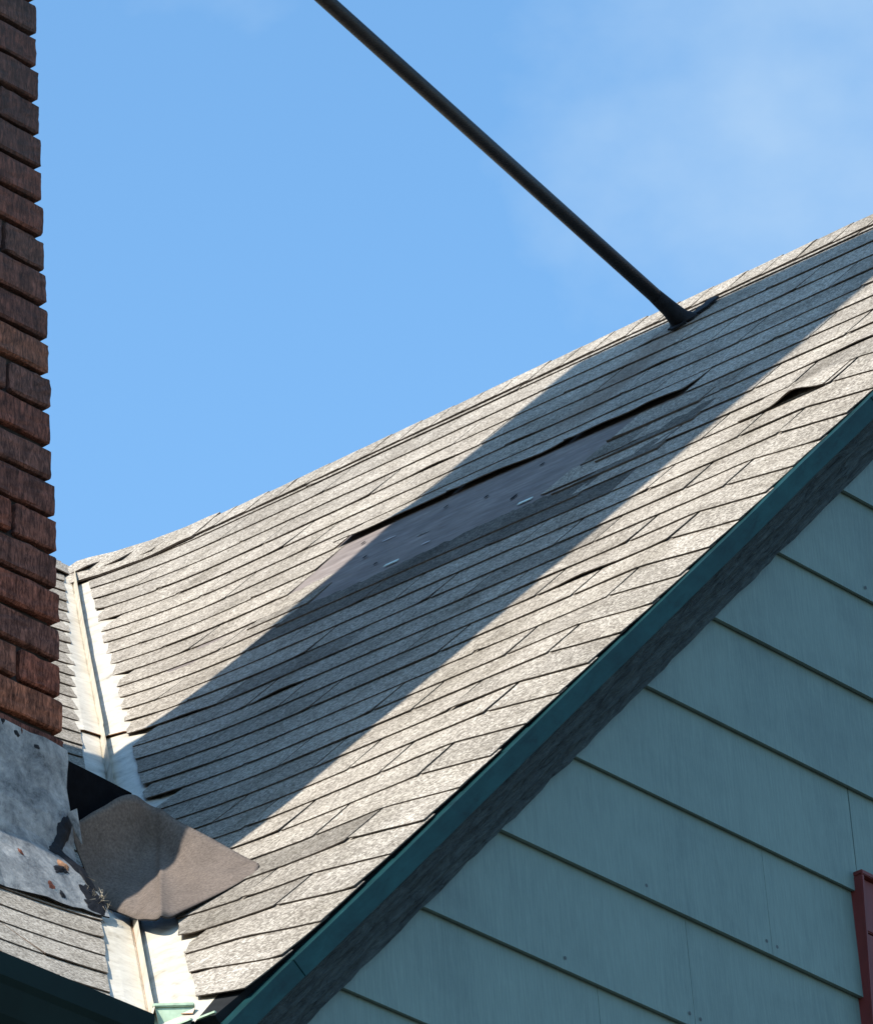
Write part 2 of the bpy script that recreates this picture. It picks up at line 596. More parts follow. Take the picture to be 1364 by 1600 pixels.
PATCH_TOP = min((b for b in butts if b > 3.10), default=3.16)
TAB = 0.305
LOWROW = max(b for b in butts if b < 2.60)
for kk, s0 in enumerate(butts[:-1]):
    e = butts[kk + 1] - s0
    y = RAKE_Y + (0.152 if kk % 2 == 0 else 0.305) + random.uniform(-0.006, 0.006)
    spans = [(RAKE_Y + random.uniform(-0.006, 0.004), y)]
    ymax = wing_edge(s0)
    while y < ymax:
        spans.append((y, y + TAB))
        y += TAB
    if len(spans) > 1 and ymax - spans[-1][0] < 0.08:      # no slivers at the valley
        last = spans.pop()
        spans[-1] = (spans[-1][0], last[1])
    for n_, (a, b) in enumerate(spans):
        g = random.choice((0.0012, 0.002, 0.003, 0.0045, 0.006)) if n_ > 1 else 0.0075
        a2, b2 = a, b
        if LOWROW + 0.05 < s0 < PATCH_TOP - 0.05:
            lim_l = 1.70 if s0 > 2.80 else 1.56
            lim_r = 0.945 - 0.10 * (s0 - 2.70) + random.uniform(-0.04, 0.04)
            if a >= lim_r and b <= lim_l + 0.03:
                continue
            if a < lim_r < b:
                b2 = lim_r
            if a < lim_l < b and a >= lim_r:
                a2 = lim_l
            if a < lim_r and b > lim_l:
                b2 = lim_r
        lift = random.choice((0.0, 0.0006, 0.001, 0.0018))
        bumps = []
        mat = 'shingle'
        if abs(s0 - PATCH_TOP) < 0.02 and b > 1.05 and a < 1.72:      # lifted row over the bare patch
            lift += 0.0125
        if random.random() < 0.06:
            bumps.append((random.uniform(a, b), 0.05, random.uniform(0.002, 0.004)))
        if abs(s0 - 2.62) < 0.06 and a < 0.30 < b + 0.02 and kk % 2 == 0:
            pass
        if abs(s0 - LOWROW) < 0.02 and b > 0.85 and a < 1.54:
            mat = 'shingle_dark'
        elif random.random() < 0.03:
            mat = 'shingle_mid'
        shingle(wing_roof, WP, wing_edge, s0, e, a2 + g / 2, b2 - g / 2 if n_ or True else b2, lift, bumps, mat)

# ridge side covering: back slope of the wing and of the main roof
def back_w(i, j):
    s = RIDGE_S * (1 - j / 4)
    x = 2 * RIDGE_X - s * CW
    y = RAKE_Y + (RIDGE_Y + 2.5 - RAKE_Y) * i / 6
    p = Vector((x, y, s * SW))
    return p, p + Vector((-SW, 0, -CW)) * 0.02


back_roof = adopt(grid_sheet('back_roof', back_w, 6, 4, 0.02, ['shingle', 'deck'], None, 1))

# ridge caps along the wing
def ridge_cap(parent, base, along, side_a, side_b, up, length, wobble, name='ridge_cap'):
    """folded cap shingle: base point on the ridge, along = ridge direction, two downslope directions"""
    prof = []
    W = 0.118
    for t in (1.0, 0.55, 0.2, 0.07):
        prof.append(side_a * (W * t))
    prof.append(Vector((0, 0, 0)))
    for t in (0.07, 0.2, 0.6, 1.0):
        prof.append(side_b * (W * t))
    nup = len(prof)
    V, F, FM = [], [], []
    na = (side_a.cross(along)).normalized()
    na = na if na.z > 0 else -na
    nb = (side_b.cross(along)).normalized()
    nb = nb if nb.z > 0 else -nb
    hs = (0.022, 0.012)
    for r_, (t, h) in enumerate(((0.0, 0.0122), (1.0, 0.0102))):
        for q, p in enumerate(prof):
            if q < 4:
                nrm = na
            elif q > 4:
                nrm = nb
            else:
                nrm = up
            if q in (3, 5):
                nrm = (nrm + up).normalized()
            soft = 0.007 if q == 4 else 0.0
            jx = 0.002 * nz(q * 3.1, wobble * 7.7 + r_)
            pt = base + along * (length * t + jx) + p + nrm * (h - soft + 0.0012 * nz(q * 1.7, wobble))
            V.append(pt)
            V.append(pt - nrm * 0.0026)
    def tt(r_, q): return 2 * (r_ * nup + q)
    for q in range(nup - 1):
        F.append((tt(0, q), tt(0, q + 1), tt(1, q + 1), tt(1, q))); FM.append(0)
        F.append((tt(0, q), tt(0, q) + 1, tt(0, q + 1) + 1, tt(0, q + 1))); FM.append(1)
    for q in (0, nup - 1):
        F.append((tt(0, q), tt(1, q), tt(1, q) + 1, tt(0, q) + 1)); FM.append(1)
    return mesh(name, V, F, ['shingle', 'asphalt_edge'], parent, FM)


y = RAKE_Y - 0.004
i = 0
while y < RIDGE_Y - 0.13:
    dd = belly(RIDGE_Y - y)
    b = Vector((RIDGE_X, y, RIDGE_Z + 1.2 * dd)) + NW * uneven(RIDGE_S - 0.06, y)
    fl = 0.45 * sstep((y - (RIDGE_Y - 0.5)) / 0.5)
    sa = Vector((-CW, 0, -SW * (1 - fl))).normalized()
    sb = Vector((CW, 0, -SW * (1 - 0.3 * fl))).normalized()
    ridge_cap(wing_roof, b, Vector((0, 1, 0)), sa, sb, Vector((0, 0, 1)), 0.125, i * 1.37)
    y += 0.092 + random.uniform(-0.003, 0.003)
    i += 1

# ---- bare patch on the wing roof
def patch(i, j):
    s = lerp(2.52, 3.28, j / 14)
    y = lerp(0.55, 1.86, i / 30)
    h = 0.0035 + 0.0012 * nz(s * 22, y * 9)
    return WP(s, y, h), WP(s, y, h - 0.003)


grid_sheet('underlayment', patch, 30, 14, 0, ['underlay', 'asphalt_edge'], wing_roof, 1)


def strip(name, y0, y1, s_low, s_up, mat, hb, rag, nu=40, seed=0.0):
    def P(i, j):
        u = i / nu
        y = lerp(y0, y1, u)
        lo = s_low(u) if callable(s_low) else s_low
        up = s_up(u) if callable(s_up) else s_up
        up = up + rag * nz(y * 38, seed) + 0.4 * rag * nz(y * 120, seed + 4)
        s = lerp(lo, max(up, lo + 0.004), j / 2)
        h = hb - 0.0025 * j / 2
        return WP(s, y, h), WP(s, y, h - 0.0035)
    return grid_sheet(name, P, nu, 2, 0, [mat, 'asphalt_edge'], wing_roof, 1)


strip('shingle', 0.80, 1.565, LOWROW + 0.10, lambda u: 2.715 + 0.02 * math.sin(6 * u), 'shingle_dark', 0.0072, 0.020, 60, 1.0)
strip('shingle', 0.66, 0.92, 2.715, lambda u: 2.83 - 0.12 * u, 'shingle_dark', 0.0088, 0.030, 30, 5.0)
strip('shingle', 0.64, 0.88, 2.84, lambda u: 2.96 - 0.12 * u, 'shingle_dark', 0.0088, 0.030, 30, 9.0)
strip('shingle', 0.70, 0.93, 2.985, lambda u: 3.06 - 0.07 * u, 'shingle_mid', 0.0088, 0.020, 30, 13.0)
strip('shingle', 1.54, 1.70, 2.705, lambda u: 2.81, 'shingle_mid', 0.0078, 0.010, 16, 17.0)


def roof_disc(name, s, y, rs, ry, mat, h=0.0062, n=9):
    V = [WP(s, y, h + 0.001)]
    for q in range(n):
        a = 2 * math.pi * q / n
        rr = 1 + 0.35 * nz(q * 1.9, s * 31)
        V.append(WP(s + rs * rr * math.sin(a), y + ry * rr * math.cos(a), h))
    return mesh(name, V, [(0, 1 + q, 1 + (q + 1) % n) for q in range(n)], mat, wing_roof)


for s, y, a_, b_ in ((3.06, 1.606, .008, .005), (2.911, 1.512, .008, .005), (2.80, 1.418, .006, .005), (2.852, 1.092, .014, .006),
                     (2.972, 1.23, .008, .005), (3.05, 1.379, .008, .005), (3.05, 1.129, .008, .005)):
    roof_disc('nail_hole', s, y, a_, b_, 'tar_deep')
for s, y in ((2.738, 1.336), (2.77, 1.013)):
    box('pale_strip', WP(s - 0.012, y - 0.017, 0.0065), WP(s - 0.012, y + 0.017, 0.0065) - WP(s - 0.012, y - 0.017, 0.0065),
        Vector((CW, 0, SW)) * 0.012, NW * 0.0012, 'white', wing_roof)
for q in range(3):
    s, y = random.uniform(2.78, 3.05), random.uniform(0.98, 1.5)
    roof_disc('scuff_mark', s, y, random.uniform(.003, .008), random.uniform(.008, .02), 'shingle_mid' if q % 2 else 'felt_pale', 0.0058, 7)

# the buckled tab near the rake
buck = min(range(len(butts)), key=lambda q: abs(butts[q] - 2.59))
shingle(wing_roof, WP, wing_edge, butts[buck] - 0.004, butts[buck + 1] - butts[buck], 0.22, 0.42, 0.001,
        [(0.285, 0.040, 0.0145)], 'shingle', 0.0082, nu=18)

# ---- main roof: deck, shingles, ridge
def deck_m(i, j):
    s = -0.02 + ((RIDGE_Y - V0) / CM + 0.02) * j / 30
    xmax = (s * CM) / VK
    x = -2.6 + (xmax + 2.6) * i / 20
    return MP(s, x, -0.004), MP(s, x, -0.024)


main_roof = adopt(grid_sheet('main_roof', deck_m, 20, 30, 0.02, 'deck', None))
main_roof['label'] = 'lower grey shingle slope beside the valley, under the chimney'
s = -0.030
kk = 0
while s < (RIDGE_Y - V0) / CM - 0.05:
    e = 0.122 + 0.014 * sstep((s - 2.2) / 1.5)
    xe = main_edge(s)
    x = -1.3 + (0.1525 if kk % 2 else 0.0)
    while x < max(-0.9, xe - 1.0):
        x += TAB
    if s < 0.7:
        x = -1.0 + (0.1525 if kk % 2 else 0.0)
    while x < xe - 0.08 or x < xe and s < 0:
        x_end = x + TAB if xe - x - TAB > 0.08 else x + 2 * TAB
        shingle(main_roof, MP, main_edge, s, e, x + 0.001, x_end - 0.001, random.choice((0, .001, .002)), [], 'shingle')
        x += TAB
    s += e
    kk += 1


def back_m(i, j):
    s = RIDGE_S * (1 - j / 4)
    yb = 2 * RIDGE_Y - (V0 + s * CM)
    p = Vector((-2.6 + 9.0 * i / 6, yb, s * SM))
    return p, p + Vector((0, -SM, -CM)) * 0.02


back_roof2 = adopt(grid_sheet('back_roof', back_m, 6, 4, 0.02, ['shingle', 'deck'], None, 1))
x = RIDGE_X + 0.02
i = 0
while x > -1.0:
    b = Vector((x, RIDGE_Y, RIDGE_Z + 0.012 + 0.02 * sstep((x - RIDGE_X + 0.4) / 0.4)))
    fl = 0.0
    ridge_cap(main_roof, b, Vector((-1, 0, 0)), Vector((0, -CM, -SM * (1 - fl))).normalized(), Vector((0, CM, -SM)), Vector((0, 0, 1)), 0.125, 50 + i * 1.7)
    x -= 0.095
    i += 1

# the saddle piece where the ridges meet, overhanging the top of the valley
def saddle(i, j):
    u, v_ = i / 12, j / 5
    y = lerp(RIDGE_Y - 0.46, RIDGE_Y - 0.04, u)
    s = lerp(RIDGE_S - lerp(0.13, 0.20, u), RIDGE_S + 0.005, v_)
    x = s * CW
    h = 0.0115 + 0.018 * u ** 2 * (1 - 0.5 * v_) + 0.003 * nz(u * 5, v_ * 5)
    p = Vector((x, y, s * SW)) + NW * (h + 0.0254 * u ** 2)
    return p, p - NW * 0.005


grid_sheet('ridge_cap', saddle, 12, 5, 0, ['shingle', 'asphalt_edge'], wing_roof, 1)

# ---- valley flashing: two lapped W-profile sheets
def valley_profile(t, rise):
    """t = distance up the valley as x on the map; returns cross-section points from the main side to the wing side"""
    sw_ = t / CW
    sm_ = VK * t / CM
    yv = V0 + VK * t
    pts = []
    for d in (0.20, 0.12, 0.07, 0.030):
        pts.append(MP(sm_, t - d, 0.0015 + rise if d < 0.1 else -0.003))
    a = MP(sm_, t - 0.026, 0.001 + rise)
    b = WP(sw_, yv - 0.026, 0.001 + rise)
    mid = (a + b) * 0.5
    pts.append(lerp(a, mid, 0.10) + Vector((0, 0, -0.002)))
    pts.append(mid + Vector((-0.007, -0.007, 0.023)))
    pts.append(lerp(b, mid, 0.25) + Vector((0, 0, -0.002)))
    for d in (0.030, 0.07, 0.12, 0.20):
        pts.append(WP(sw_, max(yv - d, 0.10 + 0.3 * t), 0.0015 + rise if d < 0.1 else -0.003))
    return pts


valley = adopt(empty('valley_flashing', (0.6, 0.8, 0.6)))
valley.matrix_parent_inverse = HINV
valley['label'] = 'cream painted metal valley flashing with a centre rib'


def vparent(o):
    o.parent = valley
    o.matrix_parent_inverse = Matrix.Translation((-0.6, -0.8, -0.6))
    return o


def valley_sheet(t0, t1, rise0, rise1, n=30):
    def P(i, j):
        t = lerp(t0, t1, j / n)
        q = valley_profile(t, lerp(rise0, rise1, j / n) + 0.0016 * nz(t * 9, i * 2.3))
        p = q[i] + Vector((0, 0, 0.0014 * nz(t * 33, i * 1.3)))
        return p, p - Vector((-0.3, -0.3, 0.8)) * 0.0016
    o = grid_sheet('flashing_sheet', P, 10, n, 0, ['flash', 'rust'], None, 1)
    return vparent(o)


LAP = 1.53
valley_sheet(-0.012, LAP + 0.09, 0.0, 0.0)
valley_sheet(LAP, RIDGE_X - 0.07, 0.0065, 0.001)
# rust streak in the lower sheet's channel
def rust(i, j):
    t = lerp(0.03, 0.46, j / 20)
    q = valley_profile(t, 0.0012)
    w = 0.18 + 0.45 * sstep((t - 0.28) / 0.18) + 0.12 * nz(t * 20, 1.0)
    p = lerp(q[4], q[3], (i / 2) * w) + Vector((0, 0, 0.002))
    return p, p - Vector((0, 0, 0.0012))


vparent(grid_sheet('rust_streak', rust, 2, 20, 0, ['rust'], None, 0))

# ---- gable wall with lap siding
WALL_Y = 0.118
gable_wall = adopt(mesh('gable_wall', [(-0.02 + 0.16, WALL_Y + 0.02, -5.45), (2 * RIDGE_X - 0.14, WALL_Y + 0.02, -5.45),
                                       (2 * RIDGE_X - 0.14, WALL_Y + 0.02, -0.06), (RIDGE_X, WALL_Y + 0.02, RIDGE_Z - 0.20), (0.14, WALL_Y + 0.02, -0.06),
                                       (0.14, WALL_Y + 0.16, -5.45), (2 * RIDGE_X - 0.14, WALL_Y + 0.16, -5.45),
                                       (2 * RIDGE_X - 0.14, WALL_Y + 0.16, -0.06), (RIDGE_X, WALL_Y + 0.16, RIDGE_Z - 0.20), (0.14, WALL_Y + 0.16, -0.06)],
                        [(0, 1, 2, 3, 4), (9, 8, 7, 6, 5), (0, 4, 9, 5), (1, 6, 7, 2), (2, 7, 8, 3), (3, 8, 9, 4), (0, 5, 6, 1)], 'wall'))
gable_wall['label'] = 'grey teal lap sided gable wall in shade'

WIN_X0, WIN_Z1 = 1.676, 0.792


def rake_x(z, off):
    """x on the wall where the line `off` below the roof plane stands at height z"""
    # -SW x + CW z = off
    return (CW * z - off) / SW


SEAMS = {0: [0.97, 2.9], 1: [1.21, 3.1], 2: [1.43, 3.4], 3: [2.2, 4.0], 4: [2.55, 4.3], 5: [2.9], 6: [2.1, 3.6], -1: [1.15, 3.2], -2: [0.8, 2.4, 4.2]}
Z0, EXPO = 0.163, 0.2008
nail_V, nail_F = [], []


def nail(x, z):
    n0 = len(nail_V)
    for q in range(6):
        a = q * math.pi / 3
        nail_V.append((x + 0.0036 * math.cos(a), WALL_Y - 0.0122, z + 0.0036 * math.sin(a)))
    nail_F.append(tuple(range(n0, n0 + 6)))


for j in range(-8, 14):
    z0 = Z0 + EXPO * j
    z1 = z0 + EXPO + 0.02
    xl0 = max(0.15, rake_x(z0, -0.11))
    xl1 = max(0.15, rake_x(z1, -0.11))
    xr0 = min(2 * RIDGE_X - 0.15, 2 * RIDGE_X - rake_x(z0, -0.11))
    xr1 = min(2 * RIDGE_X - 0.15, 2 * RIDGE_X - rake_x(z1, -0.11))
    if xr0 - xl0 < 0.2:
        continue
    cuts = [c for c in SEAMS.get(j, [1.2 + 0.37 * (j % 4), 3.4 + 0.2 * (j % 3)]) if xl1 + 0.05 < c < xr1 - 0.05]
    xs = [None] + cuts + [None]
    for q in range(len(xs) - 1):
        a0, a1 = (xl0, xl1) if xs[q] is None else (xs[q] + 0.0005, xs[q] + 0.0005)
        b0, b1 = (xr0, max(xr1, xl1 + 0.01)) if xs[q + 1] is None else (xs[q + 1] - 0.0005, xs[q + 1] - 0.0005)
        pieces = [(a0, a1, b0, b1, z0, z1)]
        if z0 < WIN_Z1 and z1 > -0.7 and a0 < WIN_X0 < b0:      # stop at the window casing
            pieces = [(a0, a1, WIN_X0 + 0.01, WIN_X0 + 0.01, z0, z1)]
            if b0 > 3.9:
                pieces.append((3.9, 3.9, b0, b1, z0, z1))
            if z1 > WIN_Z1 + 0.01 > z0:
                pieces[0] = (a0, a1, WIN_X0 + 0.01, WIN_X0 + 0.01, z0, z1)
        elif z0 < WIN_Z1 and z1 > -0.7 and a0 >= WIN_X0 and b0 < 3.95:
            continue
        for (p0, p1, r0, r1, zz0, zz1) in pieces:
            yf0, yf1 = WALL_Y - 0.0112, WALL_Y - 0.001
            lw = 0.0008 * (j % 3)
            V = [(p0, yf0 - lw, zz0), (r0, yf0 - lw, zz0), (r1, yf1, zz1), (p1, yf1, zz1),
                 (p0, yf0 + 0.0060, zz0), (r0, yf0 + 0.0060, zz0), (r1, yf1 + 0.009, zz1), (p1, yf1 + 0.009, zz1)]
            o = mesh('siding_board', V, [(0, 1, 2, 3), (7, 6, 5, 4), (0, 4, 5, 1), (1, 5, 6, 2), (2, 6, 7, 3), (3, 7, 4, 0)], 'siding', gable_wall)
    for c in cuts:
        if z0 > -0.3:
            nail(c - 0.014, z0 + 0.022)
            nail(c + 0.014, z0 + 0.020)
            nail(c - 0.33, z0 + 0.021)
            nail(c + 0.36, z0 + 0.023)
nails = mesh('nail_heads', nail_V, nail_F, 'nail', gable_wall)
nails['kind'] = 'stuff'
# piece of siding above the window head
o = mesh('siding_board', [(WIN_X0 + 0.0125, WALL_Y - 0.009, WIN_Z1 + 0.012), (3.88, WALL_Y - 0.009, WIN_Z1 + 0.012), (3.88, WALL_Y - 0.0014, 0.985), (WIN_X0 + 0.0125, WALL_Y - 0.0014, 0.985),
                          (WIN_X0 + 0.0125, WALL_Y, WIN_Z1 + 0.012), (3.88, WALL_Y, WIN_Z1 + 0.012), (3.88, WALL_Y + 0.008, 0.985), (WIN_X0 + 0.0125, WALL_Y + 0.008, 0.985)],
         [(0, 1, 2, 3), (7, 6, 5, 4), (0, 4, 5, 1), (1, 5, 6, 2), (2, 6, 7, 3), (3, 7, 4, 0)], 'siding', gable_wall)

# ---- window at the right edge
window = adopt(empty('window', (WIN_X0, WALL_Y, WIN_Z1)))
window['label'] = 'dark red window casing on the teal siding'
WINV = Matrix.Translation((-WIN_X0, -WALL_Y, -WIN_Z1))


def wpart(o):
    o.parent = window
    o.matrix_parent_inverse = WINV
    return o


yc = WALL_Y - 0.018
wpart(box('back_band', (WIN_X0, yc - 0.010, -0.62), (0.007, 0, 0), (0, 0.04, 0), (0, 0, 0.62 + WIN_Z1), 'red', None, 0.0015))
wpart(box('back_band', (WIN_X0, yc - 0.0104, WIN_Z1 + 0.0005), (2.2, 0, 0), (0, 0.04, 0), (0, 0, 0.009), 'red', None, 0.0015))
wpart(box('head_casing', (WIN_X0 + 0.0075, yc, WIN_Z1 - 0.100), (2.18, 0, 0), (0, 0.03, 0), (0, 0, 0.0995), 'red', None, 0.002))
wpart(box('side_casing', (WIN_X0 + 0.0075, yc + 0.001, -0.62), (0.10, 0, 0), (0, 0.03, 0), (0, 0, 0.62 + WIN_Z1 - 0.1025), 'red', None, 0.002))
wpart(box('side_casing', (WIN_X0 + 2.08, yc + 0.001, -0.62), (0.10, 0, 0), (0, 0.03, 0), (0, 0, 0.62 + WIN_Z1 - 0.1025), 'red', None, 0.002))
wpart(box('sill', (WIN_X0 - 0.03, yc - 0.03, -0.67), (2.25, 0, 0), (0, 0.07, 0), (0, 0, 0.048), 'red', None, 0.003))
wpart(box('sash', (WIN_X0 + 0.110, yc + 0.012, -0.61), (0.045, 0, 0), (0, 0.02, 0), (0, 0, 1.29), 'red', None, 0.002))
wpart(box('sash', (WIN_X0 + 0.156, yc + 0.012, 0.635), (1.92, 0, 0), (0, 0.02, 0), (0, 0, 0.045), 'red', None, 0.002))
wpart(box('pane', (WIN_X0 + 0.157, yc + 0.02, -0.61), (1.92, 0, 0), (0, 0.005, 0), (0, 0, 1.244), 'glass'))

# ---- rake trim: metal edge in lapped lengths, weathered boards behind it
UPR = Vector((CW, 0, SW))                                # up the rake


def rake_pt(s, y, off):
    return UPR * s + NW * off + Vector((0, y, 0))


def rake_bar(name, s0, s1, y0, y1, o0, o1, mat, parent=None, n=24, wob=0.0, hook=0.0, rag=0.0, seed=0.0):
    V, F = [], []
    for q in range(n + 1):
        s = lerp(s0, s1, q / n)
        w = wob * nz(s * 3.0, o0 * 50, seed)
        rg = rag * nz(s * 16, 2.0, seed) + 0.5 * rag * nz(s * 55, 6.0, seed)
        for (yy, oo) in ((y0, o0 + w), (y1, o0 + w), (y1, o1 + w + rg), (y0 - hook, o1 + w + rg)):
            V.append(rake_pt(s, yy, oo))
    for q in range(n):
        a, b = 4 * q, 4 * q + 4
        for c in range(4):
            d = (c + 1) % 4
            F.append((a + c, a + d, b + d, b + c))
    F.append((0, 1, 2, 3))
    F.append((4 * n + 3, 4 * n + 2, 4 * n + 1, 4 * n))
    return fix_normals(mesh(name, V, F, mat, parent))


rake_trim = adopt(rake_bar('rake_trim', -0.01, 4.12, 0.097, 0.135, -0.030, -0.124, 'rakewood', None, 120, 0.0015, 0, 0.005, 2.0))
rake_trim['label'] = 'weathered rake boards under a dark teal metal edge'
rake_bar('rake_board', -0.012, 4.12, 0.066, 0.0835, -0.028, -0.078, 'rakewood', rake_trim, 120, 0.0015, 0, 0.006, 7.0)
rake_bar('rake_board', -0.013, 4.12, 0.084, 0.0965, -0.060, -0.103, 'rakewood', rake_trim, 120, 0.001, 0, 0.006, 11.0)
seams = [-0.015, 0.20, 0.955, 2.46, 4.12]
for q in range(4):
    rake_bar('metal_edge', seams[q] + 0.0015, seams[q + 1] + (0.0 if q < 3 else 0), 0.043 - 0.0012 * (q % 2), 0.0695, -0.0190, -0.0500, 'teal', rake_trim, 20, 0.0020, 0.004, 0.0, 3.0)

# the other rake, out of the picture
V = [Vector((2 * RIDGE_X - p.x, p.y, p.z)) for p in [rake_pt(0, 0.05, -0.03), rake_pt(4.1, 0.05, -0.03), rake_pt(4.1, 0.05, -0.10), rake_pt(0, 0.05, -0.10),
                                                      rake_pt(0, 0.12, -0.03), rake_pt(4.1, 0.12, -0.03), rake_pt(4.1, 0.12, -0.10), rake_pt(0, 0.12, -0.10)]]
fix_normals(mesh('rake_board', V, BOX_F, 'rakewood', rake_trim))

# ---- house walls below the main eave and behind
main_wall = adopt(box('main_wall', (-2.5, 0.36, -5.45), (2.64, 0, 0), (0, 0.15, 0), (0, 0, 5.43), 'wall'))
side_wall = adopt(box('main_wall', (2 * RIDGE_X - 0.3, 0.30, -5.45), (0.15, 0, 0), (0, 5.2, 0), (0, 0, 5.40), 'wall'))
left_wall = adopt(box('main_wall', (-2.5, 0.52, -5.45), (0.15, 0, 0), (0, 5.2, 0), (0, 0, 5.40), 'wall'))

# ---- gutters
gutter = adopt(empty('gutter', (-0.1, 0.1, -0.1)))
gutter['label'] = 'dark green gutter along the lower eave'
GINV = Matrix.Translation((0.1, -0.1, 0.1))


def gpart(o):
    o.parent = gutter
    o.matrix_parent_inverse = GINV
    return o


def channel(name, profile, axis, a0, a1, mat, n=2):
    """sweep an open profile of (across, z) along an axis with a 1.5 mm wall"""
    V, F = [], []
    m_ = len(profile)
    for q in range(n):
        a = lerp(a0, a1, q / (n - 1))
        for (w_, z_) in profile:
            V.append(axis(a, w_, z_))
    for q in range(n - 1):
        for c in range(m_ - 1):
            F.append((q * m_ + c, q * m_ + c + 1, (q + 1) * m_ + c + 1, (q + 1) * m_ + c))
    o = mesh(name, V, F, mat)
    md = o.modifiers.new('wall', 'SOLIDIFY')
    md.thickness = 0.0016
    return o


kprof = [(0.095, 0.000), (0.095, -0.105), (0.030, -0.105), (0.018, -0.085), (0.006, -0.045), (0.0, -0.035), (0.0, 0.0), (0.008, 0.003), (0.010, -0.002)]
gpart(channel('gutter_trough', [(w_ + 0.100, z_ - 0.020) for w_, z_ in kprof], lambda a, w_, z_: Vector((a, w_, z_)), -2.6, -0.094, 'green'))
# short return under the wing eave
gpart(channel('gutter_trough', [(w_ - 0.055, z_ - 0.030) for w_, z_ in kprof], lambda a, w_, z_: Vector((w_ + 0.0, a, z_)), 0.062, 0.150, 'green'))
gpart(box('sunlit_gutter_lip', (-0.0005, 0.064, 0.002), (0.004, 0.0, 0.0), (0, 0.050, 0), (0, 0, 0.003), 'palegreen'))  # pale colour paints the sunlit edge onto the dark green gutter's lips
gpart(box('sunlit_gutter_lip', (-0.055, 0.062, -0.0275), (0.005, 0.0, 0.0), (0, 0.085, 0), (0, 0, 0.003), 'palegreen'))
gpart(box('eave_board', (0.020, 0.066, -0.16), (0.10, 0, 0), (0, 0.10, 0), (0, 0, 0.125), 'green'))
gpart(box('eave_board', (-2.55, 0.200, -0.16), (2.60, 0, 0), (0, 0.16, 0), (0, 0, 0.13), 'green'))
# splash guard in the inside corner, pale green, turned towards the valley
rx = Vector((0.667, -0.745, 0))
bk = Vector((0.745, 0.667, 0))
pg0 = Vector((-0.028, 0.163, -0.10))
gpart(box('splash_guard', pg0, rx * 0.061, bk * 0.003, Vector((0, 0, 0.132)), 'palegreen', None, 0.001))
gpart(box('splash_guard', pg0 + Vector((0, 0, 0.1325)) - rx * 0.001 - bk * 0.004, rx * 0.063, bk * 0.012, Vector((0, 0, 0.006)), 'palegreen', None, 0.0015))
gpart(box('splash_guard', pg0 + rx * 0.0612, rx * 0.0025, bk * 0.05, Vector((0, 0, 0.128)), 'palegreen', None, 0.0008))
# torn tip of the flashing hanging over the corner
def tip(i, j):
    a = WP(0.055, 0.165, 0.004)
    b = WP(0.03, 0.115, 0.006)
    c = Vector((0.004, 0.112, 0.018))
    d = Vector((-0.004, 0.150, 0.026))
    u, v_ = i / 4, j / 4
    p = lerp(lerp(a, b, u), lerp(d, c, u), v_) + Vector((0, 0, 0.004 * nz(u * 4, v_ * 4)))
    return p, p - Vector((0, 0, 0.0016))


vparent(grid_sheet('flashing_tip', tip, 4, 4, 0, ['flash', 'rust'], None, 1))

# ================================================================== chimney
def edge_x(z):
    return 0.311 - (z - 0.763) * 0.0450


def front_y(z):
    return 0.672 - 0.005 * (z - 0.75)


def back_y(z):
    return 1.648 + 0.010 * (z - 0.75)


CH_W = 0.66
CH_TOP = 2.85 + (2.80 - 0.10) * math.tan(SUN_EL)
chimney = empty('brick_chimney', (0.0, 1.18, 0.50))
chimney['label'] = 'tall leaning dark red brick chimney with peeling white flashing at its base'
chimney['category'] = 'chimney'
CINV = Matrix.Translation((0, -1.18, -0.50))


def cpart(o):
    o.parent = chimney
    o.matrix_parent_inverse = CINV
    return o


def ring(z, ins):
    x1, x0 = edge_x(z) - ins, edge_x(z) - CH_W + ins
    y0, y1 = front_y(z) + ins, back_y(z) - ins
    return [Vector((x0, y0, z)), Vector((x1, y0, z)), Vector((x1, y1, z)), Vector((x0, y1, z))]


V = ring(0.15, 0.014) + ring(2.75, 0.014)
cpart(mesh('mortar_core', V, BOX_F, 'mortar'))
V = ring(2.7505, 0.0) + ring(CH_TOP, 0.0)
cpart(mesh('upper_stack', V, BOX_F, 'brick'))

BH, JT = 0.0660, 0.0100


